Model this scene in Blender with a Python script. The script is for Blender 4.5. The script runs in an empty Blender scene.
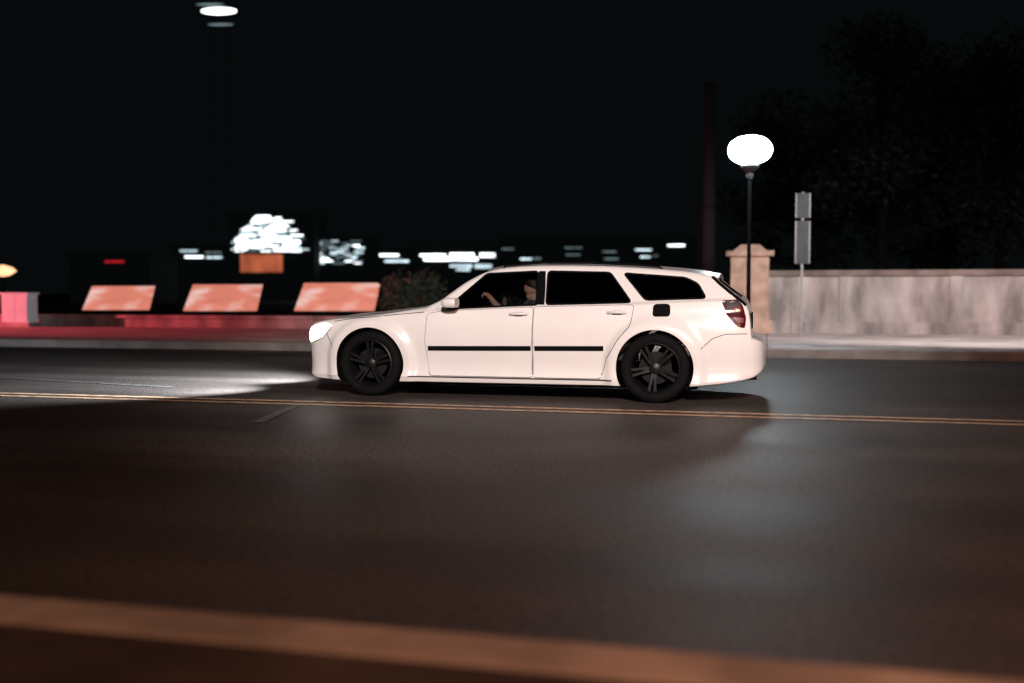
import bpy, bmesh, math, random
import numpy as np
from mathutils import Vector, Matrix
random.seed(7)
C = bpy.context.scene.collection
PI = math.pi
R = math.radians
# ------------------------------------------------------------------ camera numbers
H = 1.107
YAW = R(14); PITCH = math.atan(48.5/1024)
cs, sn = math.cos(YAW), math.sin(YAW)
def at(px, py, D):
    u = (px-512)/1024; v = (341.5-py)/1024
    k = D/(math.cos(PITCH)+v*math.sin(PITCH))
    lat = u*k; z = H+k*(v*math.cos(PITCH)-math.sin(PITCH))
    return Vector((lat*cs-D*sn, lat*sn+D*cs, z))
# ------------------------------------------------------------------ materials
def nmat(name):
    m = bpy.data.materials.new(name); m.use_nodes = True
    nt = m.node_tree; return m, nt, nt.nodes['Principled BSDF']
def mat(name, col, rough=.6, metal=0, var=.25, scale=8, bump=0, bscale=60, spec=.5, emis=None, es=0, coat=0, stretch=None):
    m, nt, b = nmat(name)
    N, L = nt.nodes, nt.links
    b.inputs['Roughness'].default_value = rough
    b.inputs['Metallic'].default_value = metal
    b.inputs['Specular IOR Level'].default_value = spec
    b.inputs['Coat Weight'].default_value = coat
    b.inputs['Coat Roughness'].default_value = .05
    tc = N.new('ShaderNodeTexCoord')
    n = N.new('ShaderNodeTexNoise'); n.inputs['Scale'].default_value = scale; n.inputs['Detail'].default_value = 6
    src = tc.outputs['Object']
    if stretch:
        mp = N.new('ShaderNodeMapping'); mp.inputs['Scale'].default_value = stretch; L.new(src, mp.inputs['Vector']); src = mp.outputs[0]
    L.new(src, n.inputs['Vector'])
    r = N.new('ShaderNodeValToRGB')
    r.color_ramp.elements[0].position = .3; r.color_ramp.elements[1].position = .7
    r.color_ramp.elements[0].color = (*[c*(1-var) for c in col], 1)
    r.color_ramp.elements[1].color = (*[min(1, c*(1+var)) for c in col], 1)
    L.new(n.outputs['Fac'], r.inputs['Fac']); L.new(r.outputs['Color'], b.inputs['Base Color'])
    if bump:
        n2 = N.new('ShaderNodeTexNoise'); n2.inputs['Scale'].default_value = bscale; n2.inputs['Detail'].default_value = 4
        L.new(tc.outputs['Object'], n2.inputs['Vector'])
        bp = N.new('ShaderNodeBump'); bp.inputs['Strength'].default_value = bump; bp.inputs['Distance'].default_value = .01
        L.new(n2.outputs['Fac'], bp.inputs['Height']); L.new(bp.outputs['Normal'], b.inputs['Normal'])
    if emis and es:
        b.inputs['Emission Color'].default_value = (*emis, 1); b.inputs['Emission Strength'].default_value = es
    return m
def glassmat(name, tint):
    m = bpy.data.materials.new(name); m.use_nodes = True
    nt = m.node_tree; N, L = nt.nodes, nt.links
    N.remove(N['Principled BSDF'])
    out = N['Material Output']
    t = N.new('ShaderNodeBsdfTransparent'); t.inputs['Color'].default_value = (*tint, 1)
    g = N.new('ShaderNodeBsdfGlossy'); g.inputs['Roughness'].default_value = .04
    f = N.new('ShaderNodeFresnel'); f.inputs['IOR'].default_value = 1.45
    x = N.new('ShaderNodeMixShader')
    L.new(f.outputs[0], x.inputs['Fac']); L.new(t.outputs[0], x.inputs[1]); L.new(g.outputs[0], x.inputs[2])
    L.new(x.outputs[0], out.inputs['Surface'])
    return m
M = {}
M['paint'] = mat('white_paint', (.80, .775, .765), .28, 0, .02, 3, coat=.6)
M['black'] = mat('black_trim', (.004, .004, .0045), .8, 0, .2, spec=.06)
M['gloss'] = mat('gloss_black', (.004, .004, .005), .3, 0, .1, spec=.2)
M['seam'] = mat('seam_black', (.02, .018, .018), .9, 0, .1, spec=.1)
M['rubber'] = mat('rubber', (.0045, .0045, .005), .75, 0, .3, 20, .3, 90, spec=.10)
M['rim'] = mat('dark_alloy', (.008, .008, .009), .40, .2, .1, spec=.32)
M['disc'] = mat('brake_disc_steel', (.010, .010, .011), .6, .3, .2, spec=.2)
M['chrome'] = mat('chrome', (.5, .5, .5), .15, 1, .05)
M['interior'] = mat('cabin_trim', (.03, .028, .027), .8, 0, .2, 20)
M['seat'] = mat('seat_cloth', (.05, .046, .043), .8, 0, .2, 30)
M['tint1'] = glassmat('front_glass', (.52, .52, .52))
M['tint2'] = glassmat('privacy_glass', (.03, .03, .03))
M['skin'] = mat('skin', (.52, .31, .23), .55, 0, .08, 30)
M['shirt'] = mat('shirt_cloth', (.10, .10, .12), .85, 0, .2, 30)
M['hair'] = mat('hair', (.02, .014, .01), .6, 0, .3, 60)
M['tail'] = mat('tail_red', (.060, .004, .007), .15, 0, .4, 30, coat=.5, emis=(.9, .05, .04), es=.02)
M['tailw'] = mat('tail_clear', (.20, .06, .065), .2, 0, .1)
M['plate'] = mat('plate_white', (.6, .6, .62), .5, 0, .1)
M['head'] = mat('headlight_lens', (.9, .9, .9), .1, 0, .02, emis=(1, .95, .88), es=5)
M['hbulb'] = mat('headlight_bulb', (.9, .9, .9), .1, 0, .02, emis=(1, .97, .93), es=30)
M['concrete'] = mat('wall_concrete', (.33, .285, .275), .88, 0, .5, 2.2, .45, 20, stretch=(1, 1, .35))
M['coping'] = mat('coping_concrete', (.17, .13, .115), .88, 0, .35, 2, .45, 20)
M['stonewarm'] = mat('pillar_stone', (.36, .25, .19), .85, 0, .35, 3, .35, 25)  # orange lamp light on the pillar is mixed into the stone colour
M['kerb'] = mat('kerb_concrete', (.31, .25, .205), .85, 0, .42, 2.6, .7, 40)
M['kerbfar'] = mat('far_kerb_concrete', (.26, .23, .22), .85, 0, .3, 2.2, .5, 60)
M['walk'] = mat('sidewalk_concrete', (.34, .30, .285), .85, 0, .3, .9, .3, 40)
M['nearwalk'] = mat('near_pavement', (.050, .037, .029), .9, 0, .7, 1.4, .6, 50, spec=.15)
M['soil'] = mat('soil', (.012, .014, .011), .95, 0, .4, .7, .5, 10, spec=.1)
M['steel'] = mat('galvanised_steel', (.20, .205, .21), .6, .2, .2)
M['darksteel'] = mat('dark_painted_steel', (.004, .005, .005), .8, 0, .2, spec=.08)
M['signback'] = mat('sign_back', (.030, .033, .035), .7, .1, .25, 4)
M['wood'] = mat('old_pole_wood', (.012, .013, .014), .95, 0, .3, 6, .5, 30, spec=.1)
M['bark'] = mat('bark', (.010, .009, .008), .95, 0, .4, 8, .6, 20, spec=.1)
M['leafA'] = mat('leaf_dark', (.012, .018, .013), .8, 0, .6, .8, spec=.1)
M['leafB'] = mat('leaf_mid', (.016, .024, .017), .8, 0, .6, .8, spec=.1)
M['leafS'] = mat('shrub_leaf', (.055, .072, .052), .8, 0, .5, 1.5, spec=.2)
M['bwall'] = mat('far_facade', (.008, .010, .012), .9, 0, .3, .3, spec=.1, emis=(.75, .95, 1), es=.0020)  # tiny emission stands in for night haze over the far shapes
M['cab'] = mat('cabinet_paint', (.45, .48, .5), .6, 0, .15, 3, emis=(.6, .66, .72), es=.12)  # emission imitates dim light falling on the cabinet
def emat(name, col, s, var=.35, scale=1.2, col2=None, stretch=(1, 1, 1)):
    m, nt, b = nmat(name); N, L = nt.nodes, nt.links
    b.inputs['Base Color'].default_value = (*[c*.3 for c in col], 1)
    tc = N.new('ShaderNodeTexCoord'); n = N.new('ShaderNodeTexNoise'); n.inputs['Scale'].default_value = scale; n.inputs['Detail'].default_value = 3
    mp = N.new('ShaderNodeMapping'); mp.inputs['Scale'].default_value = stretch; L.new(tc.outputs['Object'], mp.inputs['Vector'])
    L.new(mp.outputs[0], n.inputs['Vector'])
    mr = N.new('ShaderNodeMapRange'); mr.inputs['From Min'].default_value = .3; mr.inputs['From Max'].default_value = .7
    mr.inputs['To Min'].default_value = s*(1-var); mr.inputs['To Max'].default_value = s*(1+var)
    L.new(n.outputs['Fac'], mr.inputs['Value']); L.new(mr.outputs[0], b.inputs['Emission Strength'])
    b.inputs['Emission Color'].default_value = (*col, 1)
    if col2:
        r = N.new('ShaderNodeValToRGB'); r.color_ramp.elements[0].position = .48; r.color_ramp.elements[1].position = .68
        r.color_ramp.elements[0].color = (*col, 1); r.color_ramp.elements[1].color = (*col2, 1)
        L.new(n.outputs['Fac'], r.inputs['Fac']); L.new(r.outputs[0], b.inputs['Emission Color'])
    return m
M['eCool'] = emat('lit_cool', (.72, .92, 1), 1.5, .6, .35)
M['eDim'] = emat('lit_cool_dim', (.55, .75, .8), .28, .6, .35)
M['eWhite'] = emat('lit_white', (.9, .97, 1), 3.6, .5, .3)
M['eOrange'] = emat('lit_orange', (1, .24, .11), .40, .5, .4)
M['ePanel'] = emat('lit_panel', (1, .33, .23), .68, .18, 1.0, (1, .76, .70), (.9, 1, 2.6))  # orange lamp light on the slabs, put in as emission
M['eRed'] = emat('lit_red', (1, .03, .04), .5)
M['eWarm'] = emat('lit_warm', (1, .50, .26), 1.9)
M['globe'] = emat('opal_globe', (.82, .94, 1), 105, .02)
def asphalt():
    m, nt, b = nmat('asphalt'); N, L = nt.nodes, nt.links
    tc = N.new('ShaderNodeTexCoord')
    def noise(sc, det, vec):
        n = N.new('ShaderNodeTexNoise'); n.inputs['Scale'].default_value = sc; n.inputs['Detail'].default_value = det; L.new(vec, n.inputs['Vector']); return n.outputs['Fac']
    def ramp(f, p0, c0, p1, c1):
        r = N.new('ShaderNodeValToRGB'); r.color_ramp.elements[0].position = p0; r.color_ramp.elements[1].position = p1
        r.color_ramp.elements[0].color = (*c0, 1); r.color_ramp.elements[1].color = (*c1, 1); L.new(f, r.inputs['Fac']); return r.outputs[0]
    def mul(a, c, f):
        x = N.new('ShaderNodeMix'); x.data_type = 'RGBA'; x.blend_type = 'MULTIPLY'; x.inputs['Factor'].default_value = f; L.new(a, x.inputs[6]); L.new(c, x.inputs[7]); return x.outputs[2]
    O = tc.outputs['Object']
    mp = N.new('ShaderNodeMapping'); mp.inputs['Scale'].default_value = (.10, .8, 1); L.new(O, mp.inputs['Vector'])
    n1 = noise(1.3, 7, mp.outputs[0]); n2 = noise(38, 5, O); n3 = noise(.55, 3, O); n4 = noise(160, 2, O)
    c = ramp(n1, .3, (.036, .030, .028), .72, (.080, .067, .061))
    c = mul(c, ramp(n2, .35, (.2, .2, .2), .65, (1.9, 1.9, 1.9)), .75)
    c = mul(c, ramp(n3, .38, (.7, .7, .7), .62, (1.2, 1.2, 1.2)), .6)
    c = mul(c, ramp(n4, .40, (.2, .2, .2), .60, (1.9, 1.9, 1.9)), .6)
    L.new(c, b.inputs['Base Color'])
    mr = N.new('ShaderNodeMapRange'); mr.inputs['To Min'].default_value = .42; mr.inputs['To Max'].default_value = .70
    L.new(n1, mr.inputs['Value']); L.new(mr.outputs[0], b.inputs['Roughness'])
    b.inputs['Specular IOR Level'].default_value = .19
    bp = N.new('ShaderNodeBump'); bp.inputs['Strength'].default_value = .7; bp.inputs['Distance'].default_value = .007
    L.new(n2, bp.inputs['Height']); L.new(bp.outputs['Normal'], b.inputs['Normal'])
    return m
M['asphalt'] = asphalt()
def worn(name, col, lo=.42, hi=.6):
    m, nt, b = nmat(name); N, L = nt.nodes, nt.links
    tc = N.new('ShaderNodeTexCoord'); n = N.new('ShaderNodeTexNoise'); n.inputs['Scale'].default_value = 9; n.inputs['Detail'].default_value = 8
    L.new(tc.outputs['Object'], n.inputs['Vector'])
    r = N.new('ShaderNodeValToRGB'); r.color_ramp.elements[0].position = lo; r.color_ramp.elements[1].position = hi
    r.color_ramp.elements[0].color = (*col, 1); r.color_ramp.elements[1].color = (.06, .055, .05, 1)
    L.new(n.outputs['Fac'], r.inputs['Fac']); L.new(r.outputs[0], b.inputs['Base Color'])
    b.inputs['Roughness'].default_value = .6
    return m
M['yellow'] = worn('worn_yellow_paint', (.60, .37, .22), .46, .74)
M['wpaint'] = worn('faded_white_paint', (.12, .12, .125), .35, .6)
# ------------------------------------------------------------------ mesh helper
class MB:
    def __init__(s): s.v = []; s.f = []
    def add(s, vs, fs):
        o = len(s.v); s.v += [tuple(v) for v in vs]; s.f += [tuple(i+o for i in f) for f in fs]; return s
    def box(s, c, d, rot=None, taper=1.0):
        vs = []
        for z in (-1, 1):
            k = taper if z > 0 else 1
            for x, y in ((-1, -1), (1, -1), (1, 1), (-1, 1)):
                p = Vector((x*d[0]/2*k, y*d[1]/2*k, z*d[2]/2))
                if rot: p = rot @ p
                vs.append(p+Vector(c))
        return s.add(vs, [(3, 2, 1, 0), (4, 5, 6, 7), (0, 1, 5, 4), (1, 2, 6, 5), (2, 3, 7, 6), (3, 0, 4, 7)])
    def tube(s, pts, rad, n=10):
        pts = [Vector(p) for p in pts]
        if not hasattr(rad, '__len__'): rad = [rad]*len(pts)
        vs = []; fs = []
        for i, p in enumerate(pts):
            t = (pts[min(i+1, len(pts)-1)]-pts[max(i-1, 0)]).normalized()
            a = Vector((0, 1, 0)).cross(t).normalized() if abs(t.z) > .95 else t.cross(Vector((0, 0, 1))).normalized()
            b = t.cross(a)
            for k in range(n):
                q = 2*PI*k/n; vs.append(p+(a*math.cos(q)+b*math.sin(q))*rad[i])
        for i in range(len(pts)-1):
            for k in range(n):
                fs.append((i*n+k, i*n+(k+1) % n, (i+1)*n+(k+1) % n, (i+1)*n+k))
        fs.append(tuple(range(n))[::-1]); fs.append(tuple((len(pts)-1)*n+k for k in range(n)))
        return s.add(vs, fs)
    def lathe(s, prof, n=48, axis='z', c=(0, 0, 0), close=False):
        vs = []; fs = []; m = len(prof)
        for k in range(n):
            q = 2*PI*k/n
            for r, h in prof:
                if axis == 'z': p = (r*math.cos(q), r*math.sin(q), h)
                else: p = (r*math.cos(q), h, r*math.sin(q))
                vs.append((p[0]+c[0], p[1]+c[1], p[2]+c[2]))
        for k in range(n):
            k2 = (k+1) % n
            for j in range(m-1 if not close else m):
                j2 = (j+1) % m
                fs.append((k*m+j, k2*m+j, k2*m+j2, k*m+j2))
        return s.add(vs, fs)
    def prism(s, poly, y0, y1):
        n = len(poly)
        vs = [(x, y0, z) for x, z in poly]+[(x, y1, z) for x, z in poly]
        fs = [tuple(range(n)), tuple(range(2*n-1, n-1, -1))]+[(i, n+i, n+(i+1) % n, (i+1) % n) for i in range(n)]
        return s.add(vs, fs)
    def build(s, name, m=None, parent=None, smooth=False, angle=35):
        me = bpy.data.meshes.new(name); me.from_pydata(s.v, [], s.f); me.update()
        o = bpy.data.objects.new(name, me); C.objects.link(o)
        if m: me.materials.append(m)
        if smooth:
            me.polygons.foreach_set('use_smooth', [True]*len(me.polygons)); me.set_sharp_from_angle(angle=R(angle))
        if parent: o.parent = parent
        return o
def thing(name, label, cat, loc=(0, 0, 0), rz=0, group=None):
    o = bpy.data.objects.new(name, None); C.objects.link(o); o.location = loc; o.rotation_euler = (0, 0, rz)
    o['label'] = label; o['category'] = cat
    if group: o['group'] = group
    return o
def struct(name, mb, m, smooth=False):
    o = mb.build(name, m, None, smooth); o['kind'] = 'structure'; return o
def sheet(x0, x1, y0, y1, z):
    return MB().add([(x0, y0, z), (x1, y0, z), (x1, y1, z), (x0, y1, z)], [(0, 1, 2, 3)])
def rounded(poly, r, n=5):
    out = []; P = [Vector(p) for p in poly]
    for i, p in enumerate(P):
        a = P[i-1]; b = P[(i+1) % len(P)]
        ra = min(r, (a-p).length*.45); rb = min(r, (b-p).length*.45)
        p0 = p+(a-p).normalized()*ra; p2 = p+(b-p).normalized()*rb
        for k in range(n+1):
            t = k/n; q = p0*(1-t)**2+p*2*t*(1-t)+p2*t*t; out.append((q.x, q.y))
    return out
# ------------------------------------------------------------------ car surface
def pchip(pts):
    X = np.array([p[0] for p in pts], float); Y = np.array([p[1] for p in pts], float)
    h = np.diff(X); d = np.diff(Y)/h; m = np.zeros(len(X)); m[0] = d[0]; m[-1] = d[-1]
    for i in range(1, len(X)-1):
        if d[i-1]*d[i] > 0:
            w1 = 2*h[i]+h[i-1]; w2 = h[i]+2*h[i-1]; m[i] = (w1+w2)/(w1/d[i-1]+w2/d[i])
    def f(x):
        x = min(max(x, X[0]), X[-1]); i = min(int(np.searchsorted(X, x, side='right'))-1, len(h)-1)
        t = (x-X[i])/h[i]
        return float((1+2*t)*(1-t)**2*Y[i]+t*(1-t)**2*h[i]*m[i]+t*t*(3-2*t)*Y[i+1]+t*t*(t-1)*h[i]*m[i+1])
    return f
X0, X1 = -.825, 4.13
ZT = pchip([(-.825, .62), (-.81, .69), (-.785, .745), (-.74, .795), (-.66, .828), (-.46, .865), (-.2, .893), (.1, .925), (.4, .965), (.58, 1.0), (.66, 1.045), (.85, 1.195), (1.05, 1.335), (1.2, 1.395), (1.4, 1.425), (1.9, 1.441), (2.4, 1.432), (2.8, 1.412), (3.2, 1.382), (3.5, 1.345), (3.6, 1.322), (3.65, 1.275), (3.78, 1.17), (3.92, 1.055), (3.955, .98), (3.975, .86), (3.99, .69), (4.03, .665), (4.09, .64), (4.13, .57)])
ZB = pchip([(-.825, .32), (-.80, .25), (-.75, .20), (-.6, .17), (0, .16), (3.2, .165), (3.6, .19), (3.85, .225), (3.98, .255), (4.08, .31), (4.13, .38)])
KC = pchip([(-.825, .03), (-.55, .05), (0, .055), (.5, .05), (.62, .06), (.8, .10), (1.05, .10), (1.3, .07), (1.6, .055), (3.3, .05), (3.6, .05), (3.9, .06), (4.0, .02), (4.13, .02)])
WF = pchip([(-.825, .48), (-.815, .58), (-.79, .685), (-.745, .77), (-.67, .83), (-.55, .872), (-.38, .90), (0, .915), (.6, .92), (1.6, .925), (2.5, .925), (3.05, .925), (3.5, .92), (3.75, .905), (3.88, .885), (3.95, .86), (4.0, .84), (4.06, .79), (4.10, .72), (4.13, .58)])
G = pchip([(.12, .90), (.17, .95), (.215, .990), (.26, .970), (.34, .960), (.5, .985), (.62, 1.0), (.74, .996), (.86, .968), (.93, .945), (1.05, .935), (1.5, .93)])
BELT = pchip([(-1, .90), (.8, .915), (1.8, .957), (2.8, .985), (3.6, 1.02), (4.2, 1.03)])
def ss(t): t = min(max(t, 0), 1); return t*t*(3-2*t)
WB = 3.048
def ys(x, z):
    y = WF(x)*G(z)
    b = BELT(x); s = z-b
    if s > 0: y -= .028*ss(s/.035)+.50*s
    for wx in (0, WB):
        r = math.hypot(x-wx, z-.35)
        if z > .12:
            if r < .445: y += .046
            elif r < .54: y += .046*(1-ss((r-.445)/.095))
    return y
def section(x, inset=0, zbo=None, ztd=0):
    zt = ZT(x)-ztd; k = KC(x); zb = zbo if zbo else ZB(x); zs = zt-k
    r = min(.055, (zs-zb)*.2); b = BELT(x)
    zl = zs-r; bb = min(b, zl-.07)
    Y = lambda z: ys(x, z)-inset
    pts = []
    y0 = Y(zb+.03)
    for f in (0, .3, .6, .85): pts.append((y0*f, zb))
    pts.append((y0-.03, zb)); pts.append((y0-.008, zb+.009))
    z0 = zb+.03
    zs_ = list(np.linspace(z0, bb-.01, 19))+list(np.linspace(bb, bb+.05, 6))+list(np.linspace(bb+.06, zl, 8)) if zl > bb+.065 else list(np.linspace(z0, zl, 33))
    for z in zs_: pts.append((Y(z), z))
    yt = Y(zs); ya = Y(zl)
    ye = yt-1.2*r; top = lambda y: zt-k*(y/yt)**2
    for t in np.linspace(0, 1, 8)[1:]:
        pts.append(((1-t)**2*ya+2*t*(1-t)*yt+t*t*ye, (1-t)**2*zl+2*t*(1-t)*(zs+.3*r)+t*t*top(ye)))
    for f in np.linspace(1, 0, 10)[1:]: pts.append((ye*f, top(ye*f)))
    return pts
def ztop(x, y):
    zt = ZT(x); k = KC(x); return zt-k*(y/ys(x, zt-k))**2
def loft(stations, **kw):
    rings = []
    for x in stations:
        p = section(x, **kw)
        rings.append([(x, -y, z) for y, z in p]+[(x, y, z) for y, z in p[-2:0:-1]])
    n = len(rings[0]); mb = MB(); fs = []
    for i in range(len(rings)-1):
        for k in range(n):
            fs.append((i*n+k, (i+1)*n+k, (i+1)*n+(k+1) % n, i*n+(k+1) % n))
    fs.append(tuple(range(n))); fs.append(tuple((len(rings)-1)*n+k for k in range(n))[::-1])
    return mb.add([v for r in rings for v in r], fs)
st = sorted(set([round(float(v), 4) for v in list(np.linspace(X0, -.74, 12))+list(np.linspace(-.74, -.45, 12))+list(np.linspace(-.45, 3.6, 130))+list(np.linspace(3.6, 3.92, 12))+list(np.linspace(3.92, X1, 24))]))
car = thing('station_wagon', 'white station wagon with black wheels and dark tinted windows driving left', 'car', (-4.139, 11.2, 0))
body = loft(st).build('body', M['paint'], None)
body.data.materials.append(M['black'])
WFRONT = rounded([(.83, .940), (1.235, 1.312), (1.79, 1.335), (1.83, .985)], .035)
WREAR = rounded([(1.915, .988), (1.90, 1.334), (2.56, 1.318), (2.80, 1.012)], .04)
WQ = rounded([(2.94, 1.035), (2.70, 1.31), (3.33, 1.262), (3.46, 1.20), (3.545, 1.055)], .04)
cutters = []
def recalc(o, mi=None):
    bm = bmesh.new(); bm.from_mesh(o.data); bmesh.ops.recalc_face_normals(bm, faces=bm.faces)
    if mi is not None:
        for f in bm.faces: f.material_index = mi
    bm.to_mesh(o.data); bm.free()
def cutter(mb):
    o = mb.build('cut', M['paint']); o.data.materials.append(M['black']); recalc(o, 1); cutters.append(o)
recalc(body)
cutter(loft([float(v) for v in np.linspace(.63, 3.86, 70)], inset=.055, zbo=.32, ztd=.055))
for wx in (0, WB):
    for s in (-1, 1):
        ya, yb = (.66, 1.3) if s > 0 else (-1.3, -.66)
        cutter(MB().prism([(wx+.388*math.cos(q), .352+.388*math.sin(q)) for q in np.linspace(0, 2*PI, 73)[:-1]], ya, yb))
for P in (WFRONT, WREAR, WQ): cutter(MB().prism(P, -1.3, 1.3))
def vprism(poly, z0, z1):
    n = len(poly); return MB().add([(x, y, z0) for x, y in poly]+[(x, y, z1) for x, y in poly], [tuple(range(n)), tuple(range(2*n-1, n-1, -1))]+[(i, n+i, n+(i+1) % n, (i+1) % n) for i in range(n)])
WSH = rounded([(.69, -.70), (1.20, -.58), (1.20, .58), (.69, .70)], .04)
RWN = rounded([(3.655, -.57), (3.885, -.66), (3.885, .66), (3.655, .57)], .03)
cutter(vprism(WSH, .975, 1.6)); cutter(vprism(RWN, 1.0, 1.6))
for c in cutters:
    md = body.modifiers.new('b', 'BOOLEAN'); md.operation = 'DIFFERENCE'; md.object = c; md.solver = 'EXACT'
dg = bpy.context.evaluated_depsgraph_get()
nm = bpy.data.meshes.new_from_object(body.evaluated_get(dg))
body.modifiers.clear(); body.data = nm; nm.name = 'body'
for c in cutters: bpy.data.objects.remove(c)
nm.polygons.foreach_set('use_smooth', [True]*len(nm.polygons)); nm.set_sharp_from_angle(angle=R(28))
body.parent = car
def spt(x, z, off, side):
    e = .004
    y = ys(x, z); dx = (ys(x+e, z)-ys(x-e, z))/(2*e); dz = (ys(x, z+e)-ys(x, z-e))/(2*e)
    dx = max(min(dx, 6), -6); dz = max(min(dz, .8), -.8)
    n = Vector((-dx, 1, -dz)).normalized()*off
    return (x+n.x, side*(y+n.y), z+n.z)
def side_patch(poly, off, side, nx=40, nz=10, mb=None):
    xs_ = [p[0] for p in poly]; xa, xb = min(xs_)+1e-4, max(xs_)-1e-4
    vs = []; fs = []
    for i in range(nx+1):
        x = xa+(xb-xa)*(1-math.cos(PI*i/nx))/2
        zz = []
        for a, b in zip(poly, poly[1:]+poly[:1]):
            if (a[0]-x)*(b[0]-x) <= 0 and a[0] != b[0]: zz.append(a[1]+(b[1]-a[1])*(x-a[0])/(b[0]-a[0]))
        lo, hi = min(zz), max(zz)
        for k in range(nz+1): vs.append(spt(x, lo+(hi-lo)*k/nz, off, side))
    for i in range(nx):
        for k in range(nz):
            a = i*(nz+1)+k; q = (a, a+nz+1, a+nz+2, a+1)
            fs.append(q if side < 0 else q[::-1])
    mb = mb or MB(); return mb.add(vs, fs)
def ribbon(path, w, off, side, mb=None, closed=False, base=-.004):
    P = [Vector(p) for p in path]; n = len(P); vs = []; fs = []
    for i, p in enumerate(P):
        a = P[i-1] if (i > 0 or closed) else P[0]; b = P[(i+1) % n] if (i < n-1 or closed) else P[-1]
        t = (b-a).normalized(); q = Vector((-t.y, t.x))*w/2
        A = p-q; B = p+q
        vs += [spt(A.x, A.y, base, side), spt(A.x, A.y, off, side), spt(B.x, B.y, off, side), spt(B.x, B.y, base, side)]
    for i in range(n if closed else n-1):
        j = (i+1) % n
        for k in range(3): fs.append((i*4+k, j*4+k, j*4+k+1, i*4+k+1))
    if not closed: fs += [(0, 1, 2, 3), ((n-1)*4, (n-1)*4+3, (n-1)*4+2, (n-1)*4+1)]
    mb = mb or MB(); return mb.add(vs, fs)
def dens(pts, step=.04):
    out = []
    for a, b in zip(pts, pts[1:]):
        n = max(1, int(math.hypot(b[0]-a[0], b[1]-a[1])/step))
        for k in range(n): out.append((a[0]+(b[0]-a[0])*k/n, a[1]+(b[1]-a[1])*k/n))
    return out+[pts[-1]]
def grow(poly, d):
    cx = sum(p[0] for p in poly)/len(poly); cz = sum(p[1] for p in poly)/len(poly)
    out = []
    for x, z in poly:
        l = math.hypot(x-cx, z-cz); out.append((x+(x-cx)/l*d, z+(z-cz)/l*d))
    return out
DF = rounded([(.67, .235), (1.785, .235), (1.79, .958), (.80, .916), (.645, .885), (.625, .60)], .03)
DR = rounded([(1.80, .235), (2.50, .235), (2.56, .44), (2.68, .64), (2.80, .78), (2.83, .985), (1.80, .960)], .03)
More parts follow.
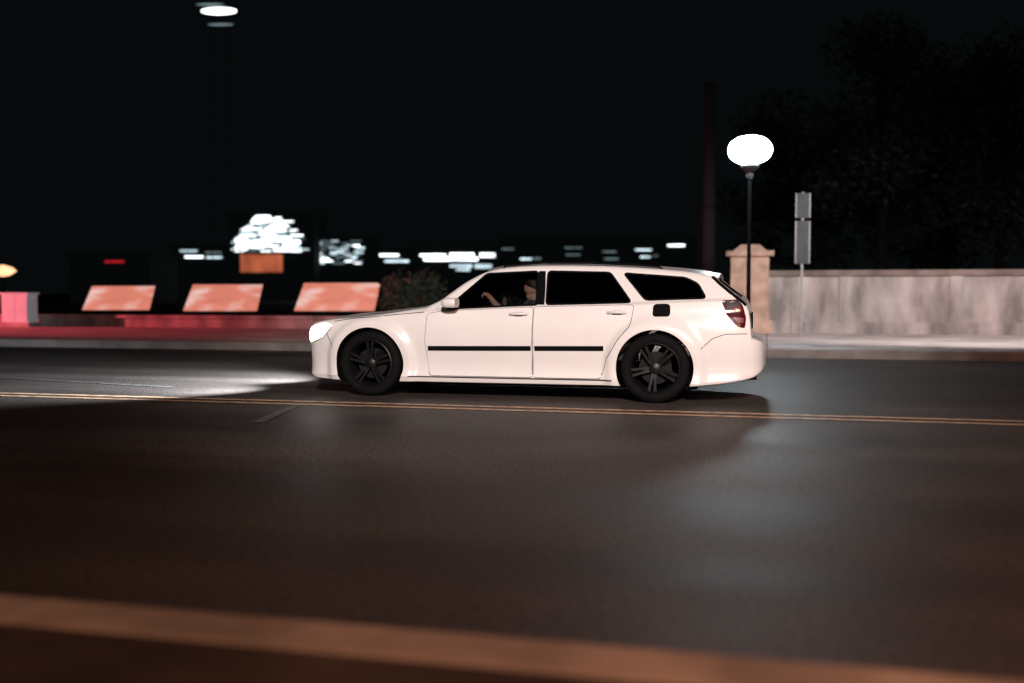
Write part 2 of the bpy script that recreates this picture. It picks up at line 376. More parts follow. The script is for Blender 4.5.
for s in (-1, 1):
    for D, hx, mx in ((DF, 1.64, (.66, 1.775)), (DR, 2.66, (1.815, 2.53))):
        d = side_patch(D, .004, s, 60, 22).build('door', M['paint'], car, True)
        ribbon(dens(D+[D[0]]), .008, .0025, s).build('door_seam', M['seam'], d)
        ribbon(dens([(mx[0], .525+.012*(mx[0]-.66)), (mx[1], .525+.012*(mx[1]-.66))]), .046, .016, s).build('side_moulding', M['black'], d)
        hz = .885+.02*(hx-1.64)
        side_patch(rounded([(hx-.055, hz-.022), (hx+.055, hz-.022), (hx+.055, hz+.022), (hx-.055, hz+.022)], .02), .006, s, 12, 4).build('handle_recess', M['black'], d)
        yy = ys(hx, hz)
        MB().tube([(hx-.10, s*(yy+.0), hz+.004), (hx-.085, s*(yy+.032), hz+.006), (hx, s*(yy+.040), hz+.008), (hx+.085, s*(yy+.032), hz+.006), (hx+.10, s*yy, hz+.004)], [.012, .014, .015, .014, .012], 8).build('handle', M['paint'], d, True, 60)
    for P, g in ((WFRONT, 'tint1'), (WREAR, 'tint2'), (WQ, 'tint2')):
        w = side_patch(grow(P, .006), -.012, s, 40, 8).build('window', M[g], car, True)
        ribbon(P, .018, .003, s, closed=True).build('window_trim', M['black'], w)
    side_patch([(1.80, .985), (1.90, .985), (1.885, 1.336), (1.80, 1.336)], .004, s, 6, 10).build('centre_pillar', M['gloss'], car, True)
    hl = side_patch(rounded([(-.808, .585), (-.72, .565), (-.56, .62), (-.44, .75), (-.55, .785), (-.73, .735), (-.80, .65)], .02), .006, s, 40, 10).build('headlight', M['head'], car, True)
    ribbon(dens([(-.45, .745), (-.56, .623), (-.72, .567)]), .010, .009, s).build('headlight_bezel', M['steel'], hl)
    side_patch(rounded([(-.795, .60), (-.70, .59), (-.62, .65), (-.66, .71), (-.76, .69)], .015), .010, s, 14, 6).build('bulb', M['hbulb'], hl, True)
    tl = side_patch(rounded([(3.70, 1.03), (3.745, .90), (3.85, .775), (3.925, .76), (3.935, .86), (3.90, .985), (3.86, 1.04)], .02), .008, s, 40, 12).build('tail_light', M['tail'], car, True)
    side_patch(rounded([(3.81, .865), (3.855, .81), (3.91, .81), (3.91, .86)], .015), .012, s, 14, 5).build('reversing_lens', M['tailw'], tl)
    side_patch(rounded([(3.73, 1.02), (3.76, .955), (3.885, .985), (3.86, 1.03)], .015), .0115, s, 14, 5).build('tail_light_bezel', M['gloss'], tl)
    ribbon(dens([(-.55, .77), (-.49, .62), (-.42, .52)]), .006, .0012, s).build('front_bumper_seam', M['seam'], car)
    ribbon(dens([(3.50, .55), (3.62, .66), (3.74, .70), (3.95, .705)]), .006, .0012, s).build('rear_bumper_seam', M['seam'], car)
    ribbon(dens([(-.42, .80), (-.2, .835), (.1, .858), (.4, .888), (.60, .905)]), .006, .0012, s).build('bonnet_seam', M['seam'], car)
    ribbon(dens([(.44, .222), (2.62, .222)]), .010, .002, s).build('sill_line', M['seam'], car)
    eg = []
    for x in np.linspace(3.60, 3.93, 12):
        zz = ZT(x)-KC(x)-.03; eg.append((x, s*(ys(x, zz)-.012), zz+.028))
    MB().tube(eg, [.016]*12, 6).build('tailgate_seal', M['black'], car, True, 70)
    mr = MB()
    prof = [(-.10, .3), (-.085, .75), (-.035, 1.0), (.035, 1.0), (.065, .92)]
    rings = []
    for dx, k in prof:
        for q in np.linspace(0, 2*PI, 17)[:-1]:
            ca, sa = math.cos(q), math.sin(q)
            yy = math.copysign(abs(ca)**.6, ca)*.095*k; zz = math.copysign(abs(sa)**.6, sa)*.053*k
            rings.append((.94+dx, s*(1.0+yy), 1.005+zz))
    fs = [(i*16+k, i*16+(k+1) % 16, (i+1)*16+(k+1) % 16, (i+1)*16+k) for i in range(4) for k in range(16)]+[tuple(range(16)), tuple(range(64, 80))]
    mr.add(rings, fs); mo = mr.build('mirror', M['paint'], car, True, 50)
    MB().box((.93, s*.88, .965), (.07, .11, .03)).build('mirror_stalk', M['black'], mo)
    rr = [(x, s*(ys(x, ZT(x)-KC(x))-.075), ztop(x, ys(x, ZT(x)-KC(x))-.075)+h) for x, h in ((1.38, -.004), (1.42, .022), (1.8, .028), (2.3, .028), (2.8, .026), (3.05, .022), (3.09, -.004))]
    MB().tube(rr, .011, 8).build('roof_rail', M['black'], car, True, 60)
side_patch(rounded([(3.02, .865), (3.20, .87), (3.195, 1.0), (3.025, .995)], .04), .006, -1, 20, 8).build('fuel_flap', M['black'], car, True)
def top_patch(poly, off, n=24, m=16):
    xs_ = [p[0] for p in poly]; xa, xb = min(xs_)+1e-3, max(xs_)-1e-3; vs = []; fs = []
    for i in range(n+1):
        x = xa+(xb-xa)*i/n; yy = []
        for a, b in zip(poly, poly[1:]+poly[:1]):
            if (a[0]-x)*(b[0]-x) <= 0 and a[0] != b[0]: yy.append(a[1]+(b[1]-a[1])*(x-a[0])/(b[0]-a[0]))
        for k in range(m+1):
            y = min(yy)+(max(yy)-min(yy))*k/m; vs.append((x, y, ztop(x, y)+off))
    for i in range(n):
        for k in range(m):
            a = i*(m+1)+k; fs.append((a, a+m+1, a+m+2, a+1))
    return MB().add(vs, fs)
top_patch(grow(WSH, .006), -.014).build('windscreen', M['tint1'], car, True)
top_patch(grow(RWN, .004), -.012).build('rear_window', M['tint2'], car, True)
sp = MB(); pts = []
for y in np.linspace(-.54, .54, 13):
    z = ztop(3.59, y)
    pts += [(3.56, y, z+.004), (3.655, y, z-.008-.02*abs(y)), (3.66, y, z-.022-.02*abs(y)), (3.6, y, z-.03)]
sp.add(pts, [(i*4+k, (i+1)*4+k, (i+1)*4+(k+1) % 4, i*4+(k+1) % 4) for i in range(12) for k in range(4)]+[(0, 1, 2, 3), (48, 51, 50, 49)])
sp.build('roof_spoiler', M['paint'], car, True)
MB().box((3.985, 0, .82), (.02, .56, .16)).build('plate_recess', M['black'], car)
MB().box((3.999, 0, .82), (.006, .31, .155)).build('licence_plate', M['plate'], car)
g = MB().box((-.826, 0, .50), (.03, .60, .20)).build('grille', M['black'], car)
MB().box((-.845, 0, .50), (.012, .03, .20)).build('grille_bar', M['chrome'], g)
MB().box((-.8447, 0, .505), (.009, .60, .03)).build('grille_bar', M['chrome'], g)
MB().box((-.822, 0, .355), (.024, .70, .04)).build('lower_grille', M['black'], car)
for y in (-.50, .50): MB().tube([(3.85, y, .25), (4.04, y, .255)], .033, 16).build('exhaust_tip', M['disc'], car)
MB().box((1.5, 0, .145), (3.9, 1.2, .05)).build('underbody', M['black'], car)
def wheel(x, s):
    w = MB().lathe([(.03, s*-.02), (.165, s*-.02), (.165, s*.005), (.03, s*.005)], 48, 'y', (0, 0, 0), True).build('wheel', M['disc'], car, True)
    w.location = (x, s*.825, .352)
    ty = [(.252, -.105), (.262, -.112), (.30, -.118), (.332, -.108), (.346, -.085), (.350, -.05), (.350, .05), (.346, .085), (.332, .108), (.30, .118), (.262, .112), (.252, .105), (.245, .09), (.245, -.09)]
    MB().lathe(ty, 72, 'y', (0, 0, 0), True).build('tyre', M['rubber'], w, True, 50)
    rm = MB().lathe([(.256, s*.108), (.248, s*.112), (.238, s*.098), (.228, s*.06), (.222, s*-.08), (.25, s*-.09)], 72, 'y')
    for k in range(5):
        for d in (-.13, .13):
            q = 2*PI*k/5+.3+x; q1 = q+d; q0 = q+d*1.6
            a = Vector((math.cos(q0)*.055, s*.075, math.sin(q0)*.055)); b = Vector((math.cos(q1)*.236, s*.092, math.sin(q1)*.236))
            t = (b-a).normalized(); n = Vector((0, s, 0)); c = t.cross(n).normalized()
            vs = []
            for p, wd in ((a, .017), (a.lerp(b, .5)+n*.004, .012), (b, .015)):
                vs += [p-c*wd-n*.035, p-c*wd, p+c*wd, p+c*wd-n*.035]
            rm.add(vs, [(i*4+j, (i+1)*4+j, (i+1)*4+(j+1) % 4, i*4+(j+1) % 4) for i in range(2) for j in range(4)]+[(0, 1, 2, 3), (8, 9, 10, 11)])
    rm.lathe([(.0005, s*.096), (.032, s*.094), (.058, s*.082), (.064, s*.03), (.03, s*0)], 32, 'y')
    rm.build('rim', M['rim'], w, True, 40)
    MB().box((.10, s*.0, .09), (.09, .05, .10), Matrix.Rotation(-.7, 3, 'Y')).build('brake_caliper', M['black'], w)
for x in (0, WB):
    for s in (-1, 1): wheel(x, s)
def seatobj(x, y):
    mb = MB()
    mb.box((x, y, .48), (.52, .50, .16)); mb.box((x+.30, y, .78), (.13, .48, .58), Matrix.Rotation(R(14), 3, 'Y'))
    o = mb.build('seat', M['seat'], car)
    bv = o.modifiers.new('bev', 'BEVEL'); bv.width = .04; bv.segments = 3
    h = MB().box((x+.40, y, 1.14), (.09, .26, .17), Matrix.Rotation(R(10), 3, 'Y')).build('headrest', M['seat'], o)
    bv = h.modifiers.new('bev', 'BEVEL'); bv.width = .03; bv.segments = 3
for x in (1.50, 2.45):
    for y in (-.37, .37): seatobj(x, y)
MB().box((.92, 0, .84), (.42, 1.3, .20)).build('dashboard', M['interior'], car)
sw = MB(); cx = Vector((1.17, -.37, .93)); ax = Matrix.Rotation(R(-65), 3, 'Y')
ring = [cx+ax @ Vector((.185*math.cos(q), .185*math.sin(q), 0)) for q in np.linspace(0, 2*PI, 33)]
sw.tube(ring, .014, 8); sw.tube([cx+ax @ Vector((0, -.17, 0)), cx+ax @ Vector((0, .17, 0))], .016, 8); sw.tube([cx, cx+Vector((-.2, 0, -.08))], .03, 8)
sw.build('steering_wheel', M['black'], car, True, 60)
# ------------------------------------------------------------------ driver
def skin_mesh(name, verts, edges, radii, sub=2):
    me = bpy.data.meshes.new(name); me.from_pydata(verts, edges, []); o = bpy.data.objects.new(name, me); C.objects.link(o)
    o.modifiers.new('s', 'SKIN')
    for i, r in enumerate(radii):
        sv = me.skin_vertices[0].data[i]; sv.radius = r if hasattr(r, '__len__') else (r, r)
        sv.use_root = (i == 0)
    sm = o.modifiers.new('u', 'SUBSURF'); sm.levels = sub; sm.render_levels = sub
    d = bpy.context.evaluated_depsgraph_get(); m2 = bpy.data.meshes.new_from_object(o.evaluated_get(d))
    o.modifiers.clear(); o.data = m2
    m2.polygons.foreach_set('use_smooth', [True]*len(m2.polygons)); return o
B = (-4.139, 11.2, 0)
hy = -.37
V = [(1.62, hy, .62), (1.65, hy, .78), (1.68, hy, .93), (1.69, hy, 1.02), (1.675, hy, 1.08), (1.66, hy, 1.15), (1.655, hy, 1.235),
     (1.67, hy-.17, .985), (1.52, hy-.24, .80), (1.30, hy-.16, .98), (1.215, hy-.115, 1.065), (1.175, hy-.09, 1.10),
     (1.67, hy+.17, .985), (1.50, hy+.22, .79), (1.29, hy+.17, .92), (1.21, hy+.16, .98),
     (1.50, hy-.10, .58), (1.14, hy-.13, .68), (1.02, hy-.12, .42), (1.50, hy+.10, .58), (1.14, hy+.13, .68), (1.02, hy+.12, .42),
     (1.575, hy, 1.155), (1.60, hy, 1.11)]
E = [(0, 1), (1, 2), (2, 3), (3, 4), (4, 5), (5, 6), (2, 7), (7, 8), (8, 9), (9, 10), (10, 11), (2, 12), (12, 13), (13, 14), (14, 15), (0, 16), (16, 17), (17, 18), (0, 19), (19, 20), (20, 21), (5, 22), (4, 23)]
Rr = [(.15, .13), (.14, .12), (.15, .13), .06, .065, (.085, .09), .065, .065, .05, .035, .03, .022, .065, .05, .035, .028, .085, .065, .05, .085, .065, .05, .022, .03]
drv = skin_mesh('person', V, E, Rr)
drv.location = B; drv['label'] = 'person in dark shirt behind the wheel of the white station wagon'; drv['category'] = 'person'
drv.data.materials.clear(); drv.data.materials.append(M['shirt']); drv.data.materials.append(M['skin'])
for p in drv.data.polygons:
    c = p.center
    if c.z > 1.035 and c.x > 1.45 or (c.x < 1.42 and c.z > .86): p.material_index = 1
hair = MB(); vs = []; n = 16
for i in range(9):
    a = PI/2*i/8*1.15
    for k in range(n):
        q = 2*PI*k/n; rr_ = math.sin(a); vs.append((1.672+.100*rr_*math.cos(q)+.012*math.sin(a), hy+.092*rr_*math.sin(q), 1.195+.108*math.cos(a)+(.03*math.cos(q+PI)*rr_)))
hair.add(vs, [(i*n+k, (i+1)*n+k, (i+1)*n+(k+1) % n, i*n+(k+1) % n) for i in range(8) for k in range(n)])
hair.build('hair', M['hair'], drv, True, 80)
for j in range(5):
    base = Vector((1.185, hy-.085-.012*j if j < 4 else hy-.06, 1.098-.006*j))
    pts = [base, base+Vector((-.035, .004, .012)), base+Vector((-.055, .008, -.006)), base+Vector((-.05, .01, -.028))]
    if j == 4: pts = [base, base+Vector((-.005, .03, .0)), base+Vector((-.025, .04, -.008)), base+Vector((-.035, .04, -.01))]
    MB().tube(pts, [.010, .0095, .009, .007], 8).build('finger', M['skin'], drv, True, 80)
for dy in (-.035, .035):
    MB().lathe([(.0005, -.006), (.009, -.003), (.009, .003), (.0005, .006)], 10, 'y', (1.578, hy+dy, 1.175)).build('eye', M['black'], drv)
# ------------------------------------------------------------------ setting
struct('ground', sheet(-900, 900, -300, 1500, -.03), M['soil'])
struct('road', sheet(-300, 300, 2.7, 18.1, 0), M['asphalt'])
struct('near_pavement', MB().box((0, -13.77, .056), (600, 32.7, .112)), M['nearwalk'])
def kerbrow(name, y, w, h, x0, x1, bev, m):
    kb = MB(); x = x0
    while x < x1:
        kb.box((x+1.4985, y, h/2), (2.997, w, h)); x += 3
    k_ = struct(name, kb, m); bv = k_.modifiers.new('b', 'BEVEL'); bv.width = bev; bv.segments = 3
kerbrow('near_kerb', 2.697, .23, .12, -38.2, 40, .006, M['kerb'])
kerbrow('far_kerb', 18.1, .2, .15, -120, 90, .008, M['kerbfar'])
sw_ = MB(); x = -120.0
while x < 90:
    for y0, y1 in ((18.21, 20.7), (20.71, 23.2), (23.21, 25.55)): sw_.box((x+1.495, (y0+y1)/2, .07), (2.985, y1-y0, .146))
    x += 3
struct('far_sidewalk', sw_, M['walk'])
struct('raised_lawn', MB().box((-25, 46, .17), (150, 40.4, .30)), M['soil'])
for y0, y1 in ((9.27, 9.38), (9.52, 9.63)):
    struct('yellow_line', sheet(-150, 150, y0, y1, .005), M['yellow'])
def markline(a, b, w, name='faded_road_marking'):
    a = Vector(a); b = Vector(b); d = (b-a).normalized(); q = Vector((-d.y, d.x, 0))*w/2
    struct(name, MB().add([a-q, b-q, b+q, a+q], [(0, 1, 2, 3)]), M['wpaint'])
def gp(px, py, z=.006):
    v = (341.5-py)/1024; k = (z-H)/(v*math.cos(PITCH)-math.sin(PITCH)); D = k*(math.cos(PITCH)+v*math.sin(PITCH)); return at(px, py, D)
markline(gp(-60, 374), gp(172, 387), .10)
markline(gp(296, 405), gp(258, 422), .10)
# ------------------------------------------------------------------ wall, pillar, low wall
YW = 25.75
wl = thing('parapet_wall', 'long pale concrete wall with a coping right of the stone pillar', 'wall', (15.2, YW, .14))
MB().box((0, 0, .68), (30.4, .26, 1.36)).build('wall_panel', M['concrete'], wl)
MB().box((0, -.03, .14), (30.4, .38, .28)).build('plinth', M['concrete'], wl)
MB().box((0, 0, 1.44), (30.5, .34, .14)).build('coping', M['coping'], wl)
for i in range(12):
    MB().box((-13.4+i*2.45, -.02, .82), (.28, .27, 1.08)).build('pilaster', M['concrete'], wl)
pl = thing('stone_pillar', 'warm lit square stone pillar with a cap at the end of the wall', 'pillar', (-.42, YW-.05, .14))
MB().box((0, 0, .15), (1.08, .9, .30)).build('base', M['stonewarm'], pl)
MB().box((0, 0, 1.08), (.90, .74, 1.56)).build('shaft', M['stonewarm'], pl)
MB().box((0, 0, 1.92), (1.12, .92, .12)).box((0, 0, 2.06), (.8, .7, .16), None, .55).build('cap', M['stonewarm'], pl)
lw = thing('low_retaining_wall', 'low concrete retaining wall along the left pavement', 'wall', (-40, YW, .14))
MB().box((0, 0, .13), (77.5, .3, .26)).build('wall_panel', M['concrete'], lw)
MB().box((0, 0, .30), (77.5, .42, .08)).build('coping', M['concrete'], lw)
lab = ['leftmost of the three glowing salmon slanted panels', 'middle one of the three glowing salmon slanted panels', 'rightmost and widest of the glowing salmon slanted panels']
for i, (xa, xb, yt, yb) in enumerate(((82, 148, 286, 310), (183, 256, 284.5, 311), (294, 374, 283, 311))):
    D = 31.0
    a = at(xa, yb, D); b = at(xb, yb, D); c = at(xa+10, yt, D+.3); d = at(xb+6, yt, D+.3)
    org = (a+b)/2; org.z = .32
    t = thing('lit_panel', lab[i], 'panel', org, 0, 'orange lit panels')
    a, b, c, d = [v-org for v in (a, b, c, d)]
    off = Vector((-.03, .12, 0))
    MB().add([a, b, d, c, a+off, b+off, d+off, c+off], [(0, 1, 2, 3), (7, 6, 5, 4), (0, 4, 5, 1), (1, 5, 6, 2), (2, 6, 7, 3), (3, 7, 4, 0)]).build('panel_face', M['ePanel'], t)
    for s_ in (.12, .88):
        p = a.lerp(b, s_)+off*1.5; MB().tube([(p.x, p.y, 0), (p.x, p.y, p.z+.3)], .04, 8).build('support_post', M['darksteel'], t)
p = at(14, 326, 27.8)
cb = thing('utility_cabinet', 'pale utility cabinet at the far left beside the low wall', 'cabinet', (p.x-1.05, 25.2, .143), 0)
MB().box((0, 0, .06), (.95, .46, .12)).build('base', M['concrete'], cb)
MB().box((0, 0, .52), (.88, .4, .80)).build('housing', M['cab'], cb)
MB().box((0, 0, .95), (.96, .48, .05)).build('lid', M['cab'], cb)
for x in (-.21, .21): MB().box((x, -.205, .52), (.40, .012, .72)).build('door', M['cab'], cb)
# globe lamp
p = at(750, 150, 18.5)
lp = thing('globe_street_lamp', 'lit oval globe street lamp on a slim dark post by the pillar', 'street lamp', (p.x, p.y, .146))
zc = p.z-.146
prof = [(.0005, zc-.245)]+[(.385*abs(math.sin(a))**.8, zc-.245*math.cos(a)) for a in np.linspace(.15, PI-.15, 18)]+[(.0005, zc+.245)]
MB().lathe(prof, 40).build('globe', M['globe'], lp, True, 80)
MB().lathe([(.05, zc-.50), (.07, zc-.46), (.06, zc-.40), (.15, zc-.325), (.17, zc-.28), (.12, zc-.24)], 24).build('fitter', M['signback'], lp, True)
MB().lathe([(.13, 0), (.13, .12), (.08, .2), (.045, .7), (.04, .8), (.028, zc-.5), (.001, zc-.5)], 20).build('post', M['darksteel'], lp, True)
# sign
p = at(801, 333, 22.5)
sg = thing('street_sign', 'narrow two plate street sign on a steel post before the wall', 'sign', (p.x, p.y, .146), R(14))
MB().box((0, 0, 1.58), (.05, .03, 3.16)).build('post', M['steel'], sg)
for z0, z1 in ((2.60, 3.14), (1.60, 2.54)):
    pq = MB().box((0, -.022, (z0+z1)/2), (.33, .008, z1-z0)).build('sign_plate', M['signback'], sg)
    for x in (-.15, .15): MB().box((x, -.029, (z0+z1)/2), (.03, .006, z1-z0-.02)).build('sign_border', M['steel'], pq)
p = at(708, 330, 29)
up = thing('utility_pole', 'tall dark bare utility pole left of the globe lamp', 'pole', (p.x, p.y, .3))
MB().tube([(0, 0, 0), (0, 0, 6.6)], [.19, .15], 14).build('shaft', M['wood'], up, True)
MB().tube([(0, 0, 6.6), (0, 0, 6.66)], [.17, .12], 14).build('cap', M['darksteel'], up, True)
for z in (3.2, 5.2): MB().tube([(0, 0, z), (0, 0, z+.06)], .188, 14).build('band', M['darksteel'], up)
# ------------------------------------------------------------------ trees and shrubs
def leafmesh(clumps, nper, size, seed):
    rg = random.Random(seed); mb = MB()
    for (cx_, cy_, cz_, r) in clumps:
        for _ in range(int(nper*r*r)):
            while True:
                d = Vector((rg.gauss(0, 1), rg.gauss(0, 1), rg.gauss(0, 1)))
                if d.length > .1: break
            d.normalize(); d *= r*(rg.random()**.45); d.z *= .75
            p = Vector((cx_, cy_, cz_))+d
            a = Vector((rg.gauss(0, 1), rg.gauss(0, 1), rg.gauss(0, .6))).normalized(); b = a.orthogonal().normalized()
            b = (b+a.cross(b)*rg.uniform(-1, 1)).normalized(); s_ = size*rg.uniform(.6, 1.3)
            mb.add([p-a*s_, p+b*s_*.45, p+a*s_, p-b*s_*.45], [(0, 1, 2, 3)])
    return mb
def tree_proto(seed, h, cr):
    rg = random.Random(seed)
    t = thing('tree', 'x', 'tree')
    tr = MB(); th = h*.45
    tr.tube([(0, 0, 0), (.05, 0, th*.4), (.0, .05, th), (.1, 0, h*.75)], [.26, .2, .16, .05], 10)
    cl = []
    for i in range(20):
        q = rg.uniform(0, 2*PI); rr = cr*rg.uniform(.2, .9); z = h*rg.uniform(.28, .95)
        if z > h*.8: rr *= .6
        c = (rr*math.cos(q), rr*math.sin(q), z); cl.append((*c, cr*rg.uniform(.28, .5)))
        tr.tube([(0, .03, min(z*.8, th*rg.uniform(.7, 1.1))), (c[0]*.5, c[1]*.5, z*.86), c], [.09, .06, .02], 6)
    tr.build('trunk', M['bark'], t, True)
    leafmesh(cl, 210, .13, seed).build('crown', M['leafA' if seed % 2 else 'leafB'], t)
    return t
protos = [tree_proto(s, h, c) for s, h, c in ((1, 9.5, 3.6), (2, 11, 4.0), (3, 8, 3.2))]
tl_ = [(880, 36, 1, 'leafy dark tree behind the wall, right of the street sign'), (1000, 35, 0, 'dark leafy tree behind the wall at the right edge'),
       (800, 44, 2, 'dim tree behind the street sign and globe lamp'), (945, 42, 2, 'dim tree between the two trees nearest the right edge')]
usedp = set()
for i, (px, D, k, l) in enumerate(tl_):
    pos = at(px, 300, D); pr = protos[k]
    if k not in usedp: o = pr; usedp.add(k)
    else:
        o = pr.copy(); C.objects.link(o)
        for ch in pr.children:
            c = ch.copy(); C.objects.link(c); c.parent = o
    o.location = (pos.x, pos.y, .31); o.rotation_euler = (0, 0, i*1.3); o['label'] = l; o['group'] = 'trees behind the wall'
def shrub(seed):
    rg = random.Random(seed); t = thing('shrub', 'dark rounded shrub in the row behind the low retaining wall', 'shrub', group='shrubs behind the low wall')
    MB().tube([(0, 0, 0), (.03, 0, .35), (0, .02, .7)], [.04, .035, .02], 6).build('stem', M['bark'], t)
    leafmesh([(rg.uniform(-.45, .45), rg.uniform(-.3, .3), rg.uniform(.35, .75), rg.uniform(.32, .5)) for _ in range(7)], 900, .06, seed).build('foliage', M['leafS'], t)
    return t
s0 = shrub(11)
for i, px in enumerate((402, 428, 462, 500, 700, 560, 610)):
    pos = at(px, 300, 30+(i % 3)*.7); o = s0
    if i:
        o = s0.copy(); C.objects.link(o)
        for ch in s0.children: c = ch.copy(); C.objects.link(c); c.parent = o
    o.location = (pos.x, pos.y, .32); o.rotation_euler = (0, 0, i*.9); o.scale = (1.05, 1.05, 1.5 if px in (402, 428) else .8)
# ------------------------------------------------------------------ far buildings
def building(label, px0, px1, pyt, D, wins, cat='building'):
    a = at(px0, 293, D); b = at(px1, 293, D); top = at((px0+px1)/2, pyt, D).z
    c = (a+b)/2; w = (b-a).length
    t = thing('distant_building', label, cat, (c.x, c.y, -.03), YAW)
    MB().box((0, 5, top/2), (w, 10, top)).build('wall', M['bwall'], t)
    MB().box((0, 5, top+.15), (w+.6, 10.6, .3)).build('roof', M['bwall'], t)
    for (x0, y0, x1, y1, m) in wins:
        p = at(x0, y1, D); q = at(x1, y0, D); lx0 = (x0-(px0+px1)/2)/1024*D; lx1 = (x1-(px0+px1)/2)/1024*D
        fr = MB().box(((lx0+lx1)/2, -.05, (p.z+q.z)/2), (lx1-lx0+.12, .1, q.z-p.z+.08)).build('window', M['bwall'], t)
        MB().box(((lx0+lx1)/2, -.14, (p.z+q.z)/2), (lx1-lx0, .08, q.z-p.z)).build('pane', M[m], fr)
    return t
rg = random.Random(12)
def scatter(x0, x1, y0, y1, n, wlo, whi, kinds, env=None, step=2.4):
    out = []; y = y0
    while y < y1 and len(out) < n:
        t = (y-y0)/(y1-y0)
        lo, hi = env(t) if env else (x0, x1)
        x = lo+rg.uniform(0, 5)
        while x < hi:
            w = rg.uniform(wlo, whi); h = rg.uniform(.7, 1.35)
            if x+w < hi+3: out.append((x, y, x+w, y+h, rg.choice(kinds)))
            x += w+rg.uniform(1, 4 if env else 14)
        y += step
    return out
building('distant dark block with lit strips left of the bright tiered building', 172, 228, 247, 150, [(181, 250, 198, 251.3, 'eCool'), (186, 256, 204, 257.6, 'eWhite'), (207, 256.5, 223, 258, 'eCool'), (206, 251.8, 222, 252.8, 'eDim'), (184, 253, 196, 254, 'eDim')])
building('brightest distant building with stacked white tiers above an orange storey', 228, 314, 214, 140,
         scatter(0, 0, 215.5, 251.5, 95, 5, 20, ['eWhite', 'eWhite', 'eCool', 'eWhite', 'eWhite', 'eDim'], lambda t: (254-22*min(1, t*1.5), 288+25*t), 1.75)+[(241, 254, 283, 272, 'eOrange')])
building('distant dark block with scattered lit strips right of the bright tiered building', 314, 372, 238, 145,
         scatter(316, 363, 240.5, 263, 50, 4, 14, ['eWhite', 'eCool', 'eDim', 'eCool'], None, 2.2))
building('small distant block with two lit strips between the wider lit buildings', 376, 412, 250, 140, [(380, 254, 399, 256, 'eWhite'), (385, 260, 409, 262, 'eCool'), (390, 257.5, 402, 258.5, 'eDim')])
building('long low distant building with a brilliant white strip above the bonnet', 416, 498, 249, 130, [(420, 254, 446, 256, 'eWhite'), (424, 257, 478, 260.5, 'eWhite'), (450, 253, 474, 255.5, 'eWhite'), (480, 253, 495, 257, 'eWhite'), (450, 264.5, 472, 267, 'eCool'), (456, 268.5, 470, 270.5, 'eCool'), (475, 264, 492, 268, 'eCool')])
building('wide distant building with scattered small lights above the car roof', 500, 696, 240, 150,
         [(502, 248, 514, 249.5, 'eDim'), (520, 258, 532, 259.5, 'eCool'), (534, 257.5, 541, 259, 'eDim'), (565, 247, 582, 248.2, 'eDim'), (566, 254, 580, 255.3, 'eDim'), (602, 251, 616, 252, 'eDim'), (604, 258, 618, 259.3, 'eDim'), (635, 249, 651, 250.3, 'eCool'), (640, 256, 650, 257.5, 'eCool'), (652, 255, 658, 256, 'eDim'), (667, 244.5, 684, 246, 'eWhite')])
building('low distant block with a single red light at the left', 70, 150, 256, 120, [(106, 260.5, 125, 262.3, 'eRed')])
p = at(3, 271, 60)
ll = thing('street_lamp', 'small warm street lamp cut by the left edge', 'street lamp', (p.x, p.y, 0))
MB().tube([(0, 0, 0), (0, 0, p.z-.3)], [.09, .06], 10).build('post', M['darksteel'], ll, True)
MB().lathe([(.001, p.z-.32), (.35, p.z-.25), (.72, p.z), (.5, p.z+.22), (.001, p.z+.36)], 20).build('lantern', M['eWarm'], ll, True)
D = 70; p = at(220, 12, D)
ms = thing('floodlight_mast', 'very tall dark mast with a lit floodlight bar at upper left', 'mast', (p.x, p.y, 0), YAW)
zz = p.z
ml = MB()
for sx in (-.5, .5): ml.tube([(sx*1.6, 0, 0), (sx, 0, zz)], .04, 6)
for i in range(14):
    z0 = zz*i/14; z1 = zz*(i+1)/14; w0 = .8-.3*i/14
    ml.tube([(-w0, 0, z0), (w0, 0, z1)], .018, 5); ml.tube([(w0, 0, z0), (-w0, 0, z0)], .018, 5)
ml.build('lattice', M['bwall'], ms)
for (x0, y0, x1, y1, m) in ((203, 9, 238, 16, 'eWhite'), (198, 5, 226, 7, 'eDim'), (209, 25, 235, 27, 'eDim')):
    a = at(x0, y1, D).z; b = at(x1, y0, D).z
    h = MB().box((((x0+x1)/2-220)/1024*D, -.22, (a+b)/2), ((x1-x0)/1024*D+.15, .3, b-a+.12)).build('lamp_head', M['darksteel'], ms)
    g_ = MB().lathe([(.0005, -.45), (.7, -.42), (1, -.39), (1, -.37), (.0005, -.37)], 24, 'y').build('lamp_glass', M[m], h)
    g_.location = (((x0+x1)/2-220)/1024*D, 0, (a+b)/2); g_.scale = ((x1-x0)/2048*D, 1, (b-a)/2)
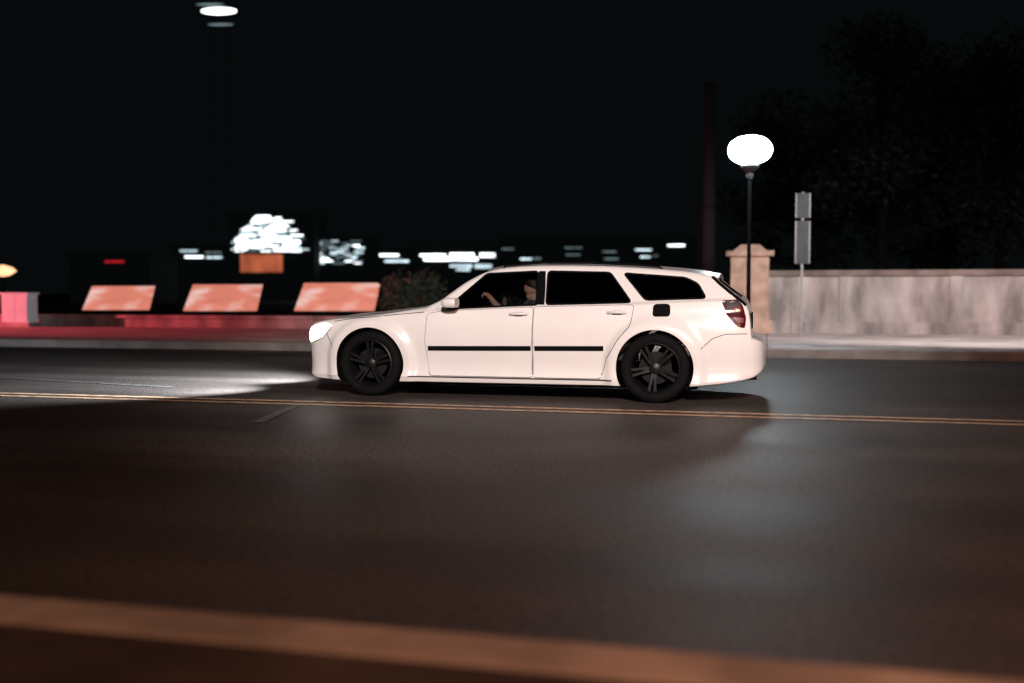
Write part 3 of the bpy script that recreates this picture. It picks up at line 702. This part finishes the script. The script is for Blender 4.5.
# ------------------------------------------------------------------ lights
def light(kind, loc, energy, col, aim=None, **kw):
    l = bpy.data.lights.new(kind.lower()+'_lamp', kind); l.energy = energy; l.color = col
    for k, v in kw.items(): setattr(l, k, v)
    o = bpy.data.objects.new(kind.lower()+'_lamp', l); C.objects.link(o); o.location = loc
    if aim: o.rotation_euler = (Vector(aim)-Vector(loc)).to_track_quat('-Z', 'Y').to_euler()
    return o
light('SPOT', (3.5, -11.5, 9.5), 23500, (1, .915, .875), (-2.0, 11.5, 2.0), spot_size=R(27), spot_blend=.75, shadow_soft_size=.35)
light('SPOT', (4.0, -2.2, 4.8), 2600, (1, .47, .29), (2.4, 4.8, 0), spot_size=R(108), spot_blend=1, shadow_soft_size=.4)
light('SPOT', (-34, 22.0, 1.7), 42000, (1, .10, .14), (-17, 23.6, 0), spot_size=R(36), spot_blend=.9, shadow_soft_size=.05)  # unseen red source, added for the glow along the low wall
light('SPOT', (5.4, 18.6, 5.5), 3100, (1, .89, .86), (3.6, 25.7, -.3), spot_size=R(92), spot_blend=.6, shadow_soft_size=.2)  # unseen lamp past the right edge, added to brighten the wall
for y in (-.66, .66):
    light('SPOT', (-4.139-.92, 11.2+y, .66), 2500, (.86, .94, 1), (-16, 11.2+y*1.5, -.2), spot_size=R(100), spot_blend=.9, shadow_soft_size=.05)
w = bpy.data.worlds.new('World'); bpy.context.scene.world = w; w.use_nodes = True
w.node_tree.nodes['Background'].inputs['Color'].default_value = (.0022, .0030, .0034, 1); w.node_tree.nodes['Background'].inputs['Strength'].default_value = 1
cam = bpy.data.cameras.new('camera'); co = bpy.data.objects.new('camera', cam); C.objects.link(co)
cam.sensor_width = 36; cam.lens = 36; cam.clip_end = 3000
co.location = (0, 0, H); co.rotation_euler = (PI/2-PITCH, 0, YAW)
cam.dof.use_dof = True; cam.dof.focus_distance = 10.6; cam.dof.aperture_fstop = .7
bpy.context.scene.camera = co
vs_ = bpy.context.scene.view_settings; vs_.view_transform = 'Standard'; vs_.look = 'None'; vs_.exposure = 0; vs_.gamma = 1
